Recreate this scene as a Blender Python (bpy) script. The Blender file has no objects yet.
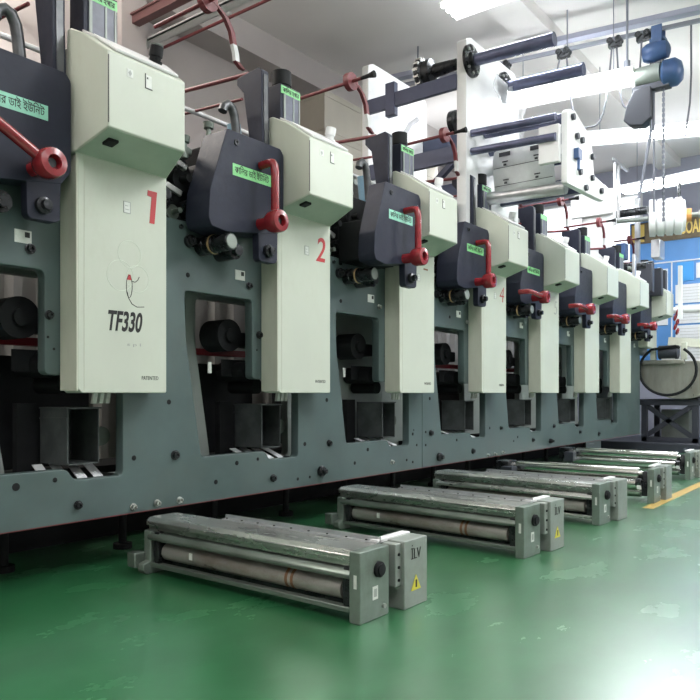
import bpy, bmesh, math, random
from mathutils import Vector, Matrix
random.seed(7)
R = math.radians
sc = bpy.context.scene
COL = sc.collection
BASE = Vector((0, 0, 0))

# ------------------------------------------------------------------ materials
def mat(name, col, rough=.5, metal=0., var=.0, scale=6., dirt=None, dirt_amt=.0, bump=0., rvar=0., stretch=(1, 1, 1), coat=0., dscale=3.):
    m = bpy.data.materials.new(name); m.use_nodes = True
    nt = m.node_tree; n = nt.nodes; L = nt.links
    b = n['Principled BSDF']
    b.inputs['Base Color'].default_value = (*col, 1)
    b.inputs['Roughness'].default_value = rough
    b.inputs['Metallic'].default_value = metal
    b.inputs['Coat Weight'].default_value = coat
    b.inputs['Coat Roughness'].default_value = .15
    if var or dirt or bump or rvar:
        tc = n.new('ShaderNodeTexCoord'); mp = n.new('ShaderNodeMapping')
        mp.inputs['Scale'].default_value = stretch
        L.new(tc.outputs['Object'], mp.inputs['Vector'])
        nz = n.new('ShaderNodeTexNoise'); nz.inputs['Scale'].default_value = scale
        nz.inputs['Detail'].default_value = 6; nz.inputs['Roughness'].default_value = .6
        L.new(mp.outputs['Vector'], nz.inputs['Vector'])
        last = None
        if var:
            cr = n.new('ShaderNodeValToRGB')
            cr.color_ramp.interpolation = 'EASE'
            cr.color_ramp.elements[0].position = .25;  cr.color_ramp.elements[1].position = .75
            cr.color_ramp.elements[0].color = (*[max(0, c*(1-var)) for c in col], 1)
            cr.color_ramp.elements[1].color = (*[min(1, c*(1+var)) for c in col], 1)
            L.new(nz.outputs['Fac'], cr.inputs['Fac']); last = cr.outputs['Color']
        if dirt:
            n2 = n.new('ShaderNodeTexNoise'); n2.inputs['Scale'].default_value = dscale
            n2.inputs['Detail'].default_value = 8; n2.inputs['Roughness'].default_value = .7
            L.new(mp.outputs['Vector'], n2.inputs['Vector'])
            c2 = n.new('ShaderNodeValToRGB')
            c2.color_ramp.interpolation = 'EASE'
            c2.color_ramp.elements[0].position = .42; c2.color_ramp.elements[1].position = .75
            c2.color_ramp.elements[0].color = (0, 0, 0, 1)
            c2.color_ramp.elements[1].color = (dirt_amt,)*3 + (1,)
            L.new(n2.outputs['Fac'], c2.inputs['Fac'])
            mx = n.new('ShaderNodeMix'); mx.data_type = 'RGBA'
            L.new(c2.outputs['Color'], mx.inputs[0])
            if last: L.new(last, mx.inputs[6])
            else: mx.inputs[6].default_value = (*col, 1)
            mx.inputs[7].default_value = (*dirt, 1)
            last = mx.outputs[2]
        if last: L.new(last, b.inputs['Base Color'])
        if rvar:
            mr = n.new('ShaderNodeMapRange'); mr.interpolation_type = 'SMOOTHSTEP'
            mr.inputs['From Min'].default_value = .3; mr.inputs['From Max'].default_value = .7
            mr.inputs['To Min'].default_value = max(.02, rough-rvar); mr.inputs['To Max'].default_value = rough+rvar
            L.new(nz.outputs['Fac'], mr.inputs['Value']); L.new(mr.outputs['Result'], b.inputs['Roughness'])
        if bump:
            bp = n.new('ShaderNodeBump'); bp.inputs['Strength'].default_value = bump
            bp.inputs['Distance'].default_value = .01
            L.new(nz.outputs['Fac'], bp.inputs['Height']); L.new(bp.outputs['Normal'], b.inputs['Normal'])
    return m

def emis(name, col, s):
    m = bpy.data.materials.new(name); m.use_nodes = True
    b = m.node_tree.nodes['Principled BSDF']
    b.inputs['Base Color'].default_value = (*col, 1)
    b.inputs['Emission Color'].default_value = (*col, 1)
    b.inputs['Emission Strength'].default_value = s
    return m

M = {}
M['cover'] = mat('cream_paint', (.55, .585, .505), .38, 0, .05, 3, (.36, .37, .28), .35, .02, .06, (1, 1, .5))
M['cover_side'] = mat('aged_cream_paint', (.56, .575, .48), .45, 0, .08, 4, (.30, .28, .22), .5, .02, .05, (1, 1, .3))
M['cover_under'] = mat('cover_shaded_under', (.36, .43, .35), .5, 0, .08, 5)  # darker copy of the cover paint; underside shade put into the colour
M['frame'] = mat('grey_blue_enamel', (.080, .116, .114), .38, .12, .16, 2.2, (.09, .11, .10), .55, .03, .08, (1, 1, 1))
M['frame_in'] = mat('grey_enamel', (.30, .34, .32), .5, 0, .1, 4)
M['navy'] = mat('navy_textured_paint', (.019, .022, .038), .5, 0, .1, 30, (.05, .053, .075), .4, .08, .05)
M['black'] = mat('black_paint', (.010, .011, .012), .65, 0, .2, 12)
M['blackmet'] = mat('oily_black_steel', (.03, .032, .035), .3, .6, .4, 18, rvar=.1)
M['red'] = mat('red_enamel', (.23, .012, .018), .25, 0, .12, 20, coat=.4)
M['maroon'] = mat('maroon_plastic', (.16, .03, .035), .45, 0, .1, 20)
M['redrail'] = mat('red_rail', (.30, .015, .025), .4)
M['rednum'] = mat('red_vinyl', (.45, .03, .035), .4)
M['ink'] = mat('black_vinyl', (.01, .01, .01), .5)
M['faint'] = mat('faint_print', (.68, .74, .64), .4)
M['green_st'] = mat('green_sticker', (.22, .60, .24), .45, 0, .08, 40)
M['teal_st'] = mat('teal_sticker', (.28, .62, .48), .45, 0, .08, 40)
M['white_st'] = mat('white_label', (.68, .70, .66), .5, 0, .06, 60)
M['grey_st'] = mat('grey_label', (.35, .37, .35), .5)
M['steel'] = mat('worn_steel', (.50, .51, .49), .28, .85, .06, 10, (.16, .13, .09), .22, 0, .04, (1, .25, 1), dscale=6)
M['steeld'] = mat('dark_dirty_steel', (.17, .205, .18), .38, .6, .12, 10, (.08, .06, .04), .35, 0, .1, (1, .3, 1), dscale=6)
M['polished'] = mat('polished_roller', (.72, .72, .70), .17, 1., .10, 10, (.3, .25, .2), .5, 0, .08, (1, .15, 1), dscale=8)
M['rubber'] = mat('grey_roller', (.34, .33, .31), .35, .35, .3, 8, (.12, .07, .045), .7, .02, .1, (1, .35, 1), dscale=5)
M['rust'] = mat('brown_tape', (.20, .09, .04), .6, 0, .3, 20)
M['plate'] = mat('cast_plate', (.19, .235, .205), .4, .4, .2, 8, (.08, .08, .06), .8, .02, .1)
M['boxgrey'] = mat('grey_box_paint', (.25, .28, .255), .42, .15, .1, 5, (.13, .13, .11), .5)
M['yellow'] = mat('yellow_warning', (.62, .55, .05), .5)
M['white'] = mat('white_paint', (.76, .76, .76), .4, 0, .03, 4, (.5, .5, .5), .3)
M['navyrod'] = mat('blue_black_roller', (.13, .14, .22), .22, .5, .15, 10)
M['beam'] = mat('slate_beam', (.055, .065, .115), .45, .1, .1, 8)
M['silver'] = mat('silver', (.6, .61, .63), .3, .8, .1, 12)
M['film'] = mat('clear_film', (.85, .86, .9), .12, .0, .1, 20, bump=.6)
M['film'].node_tree.nodes['Principled BSDF'].inputs['Alpha'].default_value = .45
M['acry'] = mat('smoky_acrylic', (.10, .11, .15), .4, 0, .2, 14)
M['blue'] = mat('hoist_blue', (.04, .085, .20), .4, .1, .1, 12)
M['skyblue'] = mat('sky_blue', (.04, .30, .70), .5)
M['boardblue'] = mat('board_blue', (.09, .26, .58), .5, 0, .06, 3)
M['gold'] = mat('gold_letters', (.62, .46, .13), .35, .4)
M['brown'] = mat('brown_board', (.12, .09, .05), .5, 0, .2, 10)
M['paper'] = mat('paper', (.72, .74, .76), .7, 0, .04, 30)
M['orange'] = mat('orange_core', (.60, .28, .08), .6)
M['tan'] = mat('tan_tape', (.50, .33, .17), .6)
M['tube'] = emis('fluorescent_glow', (.93, .97, 1.0), 50.0)
M['window'] = emis('daylight_glass', (.93, .95, 1.0), 1.6)
M['reflector'] = mat('white_reflector', (.85, .87, .9), .35)
M['rail'] = mat('aluminium_rail', (.20, .21, .25), .4, .3)
M['cable'] = mat('grey_cable', (.12, .12, .14), .5)
M['drum'] = mat('brushed_steel', (.33, .33, .29), .35, .5, .2, 5, (.2, .18, .13), .5, 0, .08, (1, 1, .3))
M['basedark'] = mat('charcoal_steel', (.035, .038, .05), .45, .1)
M['cardboard'] = mat('beige_carton', (.42, .39, .33), .7, 0, .05, 3)
M['shutter'] = mat('grey_beige_shutter', (.34, .33, .32), .5, 0, .05, 3)
M['purple'] = mat('dark_red_steel', (.13, .06, .06), .5)
M['ltblue'] = mat('pale_blue_plastic', (.22, .38, .50), .4)
M['hook'] = mat('dark_cast_metal', (.10, .105, .11), .35, .5, .2, 14)
M['yline'] = mat('yellow_floor_paint', (.48, .32, .09), .35, 0, .1, 12, (.35, .3, .1), .6, dscale=12)

# floor: green epoxy
def floor_mat():
    m = mat('green_epoxy', (.016, .135, .044), .25, 0, .26, 1.4, (.06, .20, .09), .3, .0, .04, dscale=4, stretch=(1, 1.6, 1))
    nt = m.node_tree; n = nt.nodes; L = nt.links; b = n['Principled BSDF']
    for q in n:
        if q.type == 'TEX_NOISE': q.inputs['Detail'].default_value = 9
    b.inputs['Specular IOR Level'].default_value = 1.0; b.inputs['Coat Weight'].default_value = 1; b.inputs['Coat Roughness'].default_value = .3; b.inputs['Coat IOR'].default_value = 2.15
    tc = n.new('ShaderNodeTexCoord')
    nz = n.new('ShaderNodeTexNoise'); nz.inputs['Scale'].default_value = 1.6; nz.inputs['Detail'].default_value = 3
    L.new(tc.outputs['Object'], nz.inputs['Vector'])
    bp = n.new('ShaderNodeBump'); bp.inputs['Strength'].default_value = .35; bp.inputs['Distance'].default_value = .012
    L.new(nz.outputs['Fac'], bp.inputs['Height']); L.new(bp.outputs['Normal'], b.inputs['Normal'])
    return m
M['floor'] = floor_mat()
M['navy'].node_tree.nodes['Principled BSDF'].inputs['Specular IOR Level'].default_value = .25
M['black'].node_tree.nodes['Principled BSDF'].inputs['Specular IOR Level'].default_value = .2
M['dim'] = mat('shaded_tray', (.07, .08, .08), .5, .3, .3, 10)  # drip box colour darkened to carry the shade inside the openings
M['ceil'] = mat('ceiling_plaster', (.74, .705, .69), .8, 0, .03, 1.0)
M['wall'] = mat('wall_plaster', (.50, .46, .45), .8, 0, .05, 1.5)
M['wall2'] = mat('lilac_plaster', (.36, .37, .46), .8, 0, .04, 1.5)

# ------------------------------------------------------------------ mesh helpers
def finish(o, parent, smooth=40):
    me = o.data
    for p in me.polygons: p.use_smooth = True
    try: me.set_sharp_from_angle(angle=R(smooth))
    except Exception: pass
    if parent is not None: o.parent = parent
    COL.objects.link(o)
    return o

class MB:
    def __init__(s): s.bm = bmesh.new()
    def v(s, p): return s.bm.verts.new(Vector(p))
    def box(s, x0, x1, y0, y1, z0, z1):
        g = bmesh.ops.create_cube(s.bm, size=1)
        mt = Matrix.Translation(((x0+x1)/2, (y0+y1)/2, (z0+z1)/2)) @ Matrix.Diagonal((abs(x1-x0), abs(y1-y0), abs(z1-z0), 1))
        bmesh.ops.transform(s.bm, matrix=mt, verts=g['verts']); return s
    def cyl(s, a, b, r, seg=24, r2=None):
        a = Vector(a); b = Vector(b); d = b-a
        g = bmesh.ops.create_cone(s.bm, cap_ends=True, segments=seg, radius1=r, radius2=r if r2 is None else r2, depth=d.length)
        mt = Matrix.Translation((a+b)/2) @ d.to_track_quat('Z', 'Y').to_matrix().to_4x4()
        bmesh.ops.transform(s.bm, matrix=mt, verts=g['verts']); return s
    def beam(s, a, b, w, h):
        """square bar from a to b; w across, h up"""
        a = Vector(a); b = Vector(b); d = (b-a).normalized()
        up = Vector((0, 0, 1)) if abs(d.z) < .95 else Vector((0, 1, 0))
        sd = d.cross(up).normalized(); u = sd.cross(d)
        vs = [s.v(p + sd*x*w/2 + u*y*h/2) for p in (a, b) for x, y in ((-1, -1), (1, -1), (1, 1), (-1, 1))]
        for f in ((3, 2, 1, 0), (4, 5, 6, 7), (0, 1, 5, 4), (1, 2, 6, 5), (2, 3, 7, 6), (3, 0, 4, 7)):
            s.bm.faces.new([vs[i] for i in f])
        return s
    def tube(s, pts, r, seg=10, closed=False):
        pts = [Vector(p) for p in pts]; rings = []; n = len(pts); prev = None
        for i, p in enumerate(pts):
            a = pts[i-1] if (i or closed) else p; c = pts[(i+1) % n] if (i < n-1 or closed) else p
            d = (c-a).normalized()
            if prev is None:
                u = d.orthogonal().normalized()
            else:
                u = (prev - d*prev.dot(d)).normalized()
            prev = u; w = d.cross(u)
            rings.append([s.v(p + (u*math.cos(2*math.pi*k/seg) + w*math.sin(2*math.pi*k/seg))*r) for k in range(seg)])
        for i in range(n if closed else n-1):
            A = rings[i]; B = rings[(i+1) % n]
            for k in range(seg): s.bm.faces.new((A[k], A[(k+1) % seg], B[(k+1) % seg], B[k]))
        if not closed:
            s.bm.faces.new(rings[0][::-1]); s.bm.faces.new(rings[-1])
        return s
    def prism(s, poly, axis, a, b):
        """poly 2D in the plane normal to axis. x: (y,z)  y: (x,z)  z: (x,y)"""
        def P(p, t):
            return {'x': (t, p[0], p[1]), 'y': (p[0], t, p[1]), 'z': (p[0], p[1], t)}[axis]
        A = [s.v(P(p, a)) for p in poly]; B = [s.v(P(p, b)) for p in poly]; n = len(poly)
        s.bm.faces.new(A); s.bm.faces.new(B[::-1])
        for i in range(n): s.bm.faces.new((A[i], B[i], B[(i+1) % n], A[(i+1) % n]))
        return s
    def hexa(s, pts):
        vs = [s.v(p) for p in pts]
        for f in ((0, 1, 2, 3), (7, 6, 5, 4), (0, 4, 5, 1), (1, 5, 6, 2), (2, 6, 7, 3), (3, 7, 4, 0)):
            s.bm.faces.new([vs[i] for i in f])
        return s
    def torus(s, c, axis, R0, r, seg=28):
        ax = Vector(axis).normalized(); u = ax.orthogonal().normalized(); w = ax.cross(u); c = Vector(c)
        return s.tube([c + (u*math.cos(2*math.pi*k/seg)+w*math.sin(2*math.pi*k/seg))*R0 for k in range(seg)], r, 10, True)
    def lathe(s, c, axis, prof, seg=28):
        """prof list of (distance along axis, radius)"""
        ax = Vector(axis).normalized(); u = ax.orthogonal().normalized(); w = ax.cross(u); c = Vector(c)
        rings = [[s.v(c + ax*t + (u*math.cos(2*math.pi*k/seg)+w*math.sin(2*math.pi*k/seg))*max(r, .0004)) for k in range(seg)] for t, r in prof]
        for A, B in zip(rings, rings[1:]):
            for k in range(seg): s.bm.faces.new((A[k], A[(k+1) % seg], B[(k+1) % seg], B[k]))
        s.bm.faces.new(rings[0][::-1]); s.bm.faces.new(rings[-1])
        return s
    def build(s, name, m, parent=None, bevel=0, seg=2, smooth=40):
        bmesh.ops.translate(s.bm, verts=s.bm.verts, vec=-BASE)
        bmesh.ops.recalc_face_normals(s.bm, faces=s.bm.faces)
        me = bpy.data.meshes.new(name); s.bm.to_mesh(me); s.bm.free()
        me.materials.append(m)
        o = bpy.data.objects.new(name, me)
        finish(o, parent, smooth)
        if parent is None: o.location = BASE
        if bevel:
            b = o.modifiers.new('Bevel', 'BEVEL'); b.width = bevel; b.segments = seg; b.limit_method = 'ANGLE'
        return o

def rounded(poly, r, n=4):
    out = []; N = len(poly)
    for i in range(N):
        p = Vector(poly[i]).to_2d() if len(poly[i]) == 3 else Vector(poly[i][:2])
        a = Vector(poly[i-1][:2]); c = Vector(poly[(i+1) % N][:2])
        da = (a-p); dc = (c-p); rr = min(r, da.length*.45, dc.length*.45)
        p0 = p+da.normalized()*rr; p2 = p+dc.normalized()*rr
        for k in range(n+1):
            t = k/n; out.append(tuple(p0*(1-t)**2 + p*2*t*(1-t) + p2*t*t))
    return out

def curve_mesh(cu):
    tmp = bpy.data.objects.new('t', cu); COL.objects.link(tmp)
    dg = bpy.context.evaluated_depsgraph_get(); dg.update()
    me = bpy.data.meshes.new_from_object(tmp.evaluated_get(dg))
    bpy.data.objects.remove(tmp); return me

def plate(name, outline, holes, y0, y1, m, parent, bev=.004):
    """flat plate in XZ with real holes, between y0 and y1"""
    cu = bpy.data.curves.new('c', 'CURVE'); cu.dimensions = '2D'; cu.fill_mode = 'BOTH'
    cu.extrude = abs(y1-y0)/2-bev; cu.bevel_depth = bev; cu.bevel_resolution = 1; cu.offset = -bev
    for pl in [outline]+holes:
        sp = cu.splines.new('POLY'); sp.points.add(len(pl)-1); sp.use_cyclic_u = True
        for q, (x, z) in zip(sp.points, pl): q.co = (x, z, 0, 1)
    me = curve_mesh(cu); me.name = name
    me.transform(Matrix.Translation((0, (y0+y1)/2, 0)) @ Matrix.Rotation(R(90), 4, 'X'))
    me.transform(Matrix.Translation(-BASE))
    me.materials.clear(); me.materials.append(m)
    o = bpy.data.objects.new(name, me)
    finish(o, parent, 35)
    if parent is None: o.location = BASE
    return o

def text(name, body, size, loc, m, parent, face='-y', shear=0, depth=.0008, width=None, bold=0):
    cu = bpy.data.curves.new('t', 'FONT'); cu.body = body; cu.size = size; cu.extrude = depth
    cu.align_x = 'CENTER'; cu.align_y = 'CENTER'; cu.shear = shear; cu.offset = bold
    me = curve_mesh(cu); me.name = name
    if width and len(me.vertices):
        w = max(v.co.x for v in me.vertices)-min(v.co.x for v in me.vertices)
        me.transform(Matrix.Diagonal((width/w, 1, 1, 1)))
    rot = Matrix.Rotation(R(90), 4, 'X')
    if face == '-x': rot = Matrix.Rotation(R(-90), 4, 'Z') @ rot
    me.transform(Matrix.Translation(Vector(loc)-BASE) @ rot)
    me.materials.clear(); me.materials.append(m)
    o = bpy.data.objects.new(name, me); finish(o, parent)
    return o

def thing(name, loc, label, cat, group=None):
    o = bpy.data.objects.new(name, None); o.empty_display_size = .1; COL.objects.link(o)
    o.location = loc; o['label'] = label; o['category'] = cat
    if group: o['group'] = group
    return o
def tag(o, label, cat, group=None):
    o['label'] = label; o['category'] = cat
    if group: o['group'] = group
    return o
def struct(o): o['kind'] = 'structure'; return o

# ------------------------------------------------------------------ room shell
WX0, WX1, WY0, WY1, H = -3.0, 13.0, -4.0, 5.8, 4.75
struct(MB().box(WX0-.2, WX1+.2, WY0-.2, WY1+.2, -.1, 0).build('floor', M['floor']))
struct(MB().box(WX0-.2, WX1+.2, WY0-.2, WY1+.2, H, H+.1).build('ceiling', M['ceil']))
struct(MB().box(WX0, WX1, WY1, WY1+.2, 0, H).build('wall_back', M['wall']))
struct(MB().box(WX0-.2, WX0, WY0, WY1, 0, H).build('wall_left', M['wall']))
struct(MB().box(WX0, WX1, WY0-.2, WY0, 0, H).build('wall_front', M['wall']))
# end wall with a window opening
WN = (3.55, 5.55, 2.7, 4.35)
w = MB()
w.box(WX1, WX1+.2, WY0, WN[0], 0, H).box(WX1, WX1+.2, WN[1], WY1, 0, H).box(WX1, WX1+.2, WN[0], WN[1], 0, WN[2]).box(WX1, WX1+.2, WN[0], WN[1], WN[3], H)
struct(w.build('wall_right', M['wall2']))
w = struct(MB().box(WX1+.1, WX1+.12, WN[0], WN[1], WN[2], WN[3]).build('window_1', M['window']))
f = MB()
for y in (WN[0], (WN[0]+WN[1])/2-.02, WN[1]-.05): f.box(WX1-.01, WX1+.1, y, y+.05, WN[2], WN[3])
for z in (WN[2], WN[3]-.05): f.box(WX1-.01, WX1+.1, WN[0], WN[1], z, z+.05)
f.build('window_frame', M['white'], w)
struct(MB().box(WX0, WX1, 5.45, 5.8, 4.45, H).build('trim_1', M['wall']))      # beam under the ceiling along the back
struct(MB().box(WX0, WX1, 2.9, 3.25, H-.13, H).build('trim_2', M['ceil']))
struct(MB().box(WX1-.16, WX1, WY0, WY1, H-.34, H).build('trim_3', M['wall2']))
struct(MB().box(3.85, 4.12, 5.5, 5.8, 0, H).build('trim_4', M['wall']))

# yellow floor line
tag(MB().box(5.55, 12.4, 1.44, 1.52, .0, .002).build('floor_line', M['yline']), 'faded yellow line painted on the green floor', 'floor marking')

# ------------------------------------------------------------------ press frame
YF = 2.975; PITCH = 1.27
def ZX(px, py, Y=YF):
    """photo pixel -> (X, Z) on a plane parallel to the press face"""
    z = 906.8*Y/(900-px); return ((z-Y*.6074)/.7944, .85+(393-py)*z/720)

def opening(dx):
    p = [(1.195, 1.388), (1.205, 1.13), (1.31, .507), (1.80, .507), (1.83, .455), (2.09, .452), (2.09, .93), (1.691, .93), (1.691, 1.388)]
    return rounded([(x+dx, z) for x, z in p], .03, 3)
def rear_opening(dx):
    p = [(1.60, 1.42), (1.60, 1.13), (1.72, .42), (2.42, .42), (2.40, 1.42)]
    return rounded([(x+dx, z) for x, z in p], .04, 3)

def clip(p, lo, hi): return [(min(max(x, lo), hi), z) for x, z in p]
secs = [(0.20, 4.82, [-1, 0, 1, 2]), (4.824, 10.75, [3, 4, 5, 6, 7])]
slabels = ['long grey-blue steel side frame of the press under its first three covers', 'far section of grey-blue press frame, right of the seam behind the third cover']
proto_bolt = None
BOLTS = {0: [(77, 505, .016), (174, 455, .02), (132, 507, .014), (156, 503, .014), (178.5, 500, .014), (272, 478, .018), (328, 443, .017), (320, 471, .034),
             (258, 335, .017), (248, 286, .017), (48, 315, .016), (29, 249, .018), (385, 356, .014), (391, 462, .014), (378, 307, .014)],
         1: [(430, 433, .02), (438, 457, .035), (472, 451, .02), (487, 455, .013), (494, 454, .013), (502, 452, .013), (470, 353, .015), (466, 322, .014), (532, 440, .018), (549, 441, .026), (553, 426, .018), (611, 421, .016), (598, 434, .022), (579, 432, .016), (500, 428, .015)]}
HOLES = {0: [(15, 487, .017), (54, 480, .011), (133, 458, .013), (168, 402, .013), (187, 275, .013), (215, 482, .013), (236, 463, .013), (257, 459, .010), (304, 444, .013), (297, 479, .010), (309, 477, .009),
             (326, 400, .013), (367, 449.5, .013), (354, 463, .012), (340, 301, .013), (47, 337, .006), (53, 349, .006), (256, 350, .006), (261, 359, .006), (412, 434, .012), (416, 445, .010), (413, 430, .006), (406, 460, .010), (412, 462, .010)],
         1: [(425, 445, .010), (425, 432, .01), (429, 398.5, .013), (456, 440, .012), (449, 317, .013), (513, 441, .01), (489, 428, .012), (517, 437, .012)]}
for si, (x0, x1, us) in enumerate(secs):
    BASE = Vector((x0, YF, 0))
    fr = thing('press_frame', BASE, slabels[si], 'machine frame', 'side frame sections of the press')
    ol = [(x0, .265), (x1, .265), (x1, 1.75), (x0, 1.75)]
    ho = []
    for u in us:
        d = u*PITCH
        if d+1.195 > x0 and d+2.09 < x1: ho.append(opening(d))
    if si == 0: ho.append(opening(-PITCH+.0)) if False else None
    front = plate('side_plate', ol, ho, YF, YF+.06, M['frame'], fr, .004)
    MB().box(x0, x1, YF+.001, YF+.03, .262, .266).build('red_edge_strip', M['maroon'], front)
    ol2 = [(x0, .265), (x1, .265), (x1, 1.95), (x0, 1.95)]
    ho2 = [rear_opening(u*PITCH) for u in us if 1.6+u*PITCH > x0 and 2.42+u*PITCH < x1]
    plate('inner_plate', ol2, ho2, 3.36, 3.42, M['frame_in'], fr, .004)
    # cross members, plinth and feet
    b = MB()
    b.box(x0+.02, x1-.02, 3.75, 4.15, .0, .42); b.build('plinth', M['black'], fr)
    b = MB()
    nx = int((x1-x0)/.66)
    for k in range(nx):
        x = x0+.2+k*.66
        MB().cyl((x, 3.39, 0), (x, 3.39, .03), .05, 20).cyl((x, 3.39, .03), (x, 3.39, .262), .022, 12).build('levelling_foot', M['black'], fr)
    for k, x in enumerate([q for q in (x0+.9, x0+2.2, x0+3.4, x0+4.6, x0+5.8) if q < x1-.1]):
        MB().box(x, x+.06, YF+.062, 3.36, .27, .40).build('cross_beam', M['blackmet'], fr)
    hm = []
    for (px, py, r) in BOLTS[si]:
        X, Z = ZX(px, py)
        o = MB()
        if r > .024:
            o.lathe((X, YF, Z), (0, -1, 0), [(0, r), (.02, r), (.024, r*.8), (.03, r*.8), (.032, r*.5), (.05, r*.45), (.052, .0)], 20)
        else:
            o.lathe((X, YF, Z), (0, -1, 0), [(0, r*1.3), (.004, r*1.3), (.005, r), (.02, r*.92), (.0205, r*.45), (.012, r*.4), (.012, 0)], 16)
        o.build('bolt', M['blackmet'] if r > .0145 else M['steel'], fr)
    for (px, py, r) in HOLES[si]:
        X, Z = ZX(px, py)
        MB().lathe((X, YF+.0, Z), (0, -1, 0), [(-.01, r), (.0012, r), (.0016, r*.9), (.0016, 0)], 16).build('bolt_hole', M['black'], fr)

# things between the plates: shared long items
BASE = Vector((0, 3.55, 1.07))
tag(MB().box(.3, 11.3, 3.50, 3.56, 1.09, 1.13).build('red_rail', M['redrail']), 'red horizontal rail running inside the press behind its openings', 'rail')
BASE = Vector((0, 4.7, 0))
s = MB()
poly = []
x = -1.0
while x < 12.0:
    poly += [(x, 4.72), (x+.10, 4.72), (x+.13, 4.66), (x+.19, 4.66)]; x += .22
s.prism(poly+[(x, 4.72), (x, 4.8), (-1.0, 4.8)], 'z', 0, 2.5)
tag(s.build('corrugated_panel', M['shutter']), 'pale corrugated panel standing behind the press', 'panel')
BASE = Vector((0, 3.45, 2.553))
tag(MB().cyl((0, 3.4, 2.553), (5.2, 3.4, 2.553), .014, 12).build('white_pipe', M['white']), 'thin white pipe running along the top of the press behind the units', 'pipe')

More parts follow.
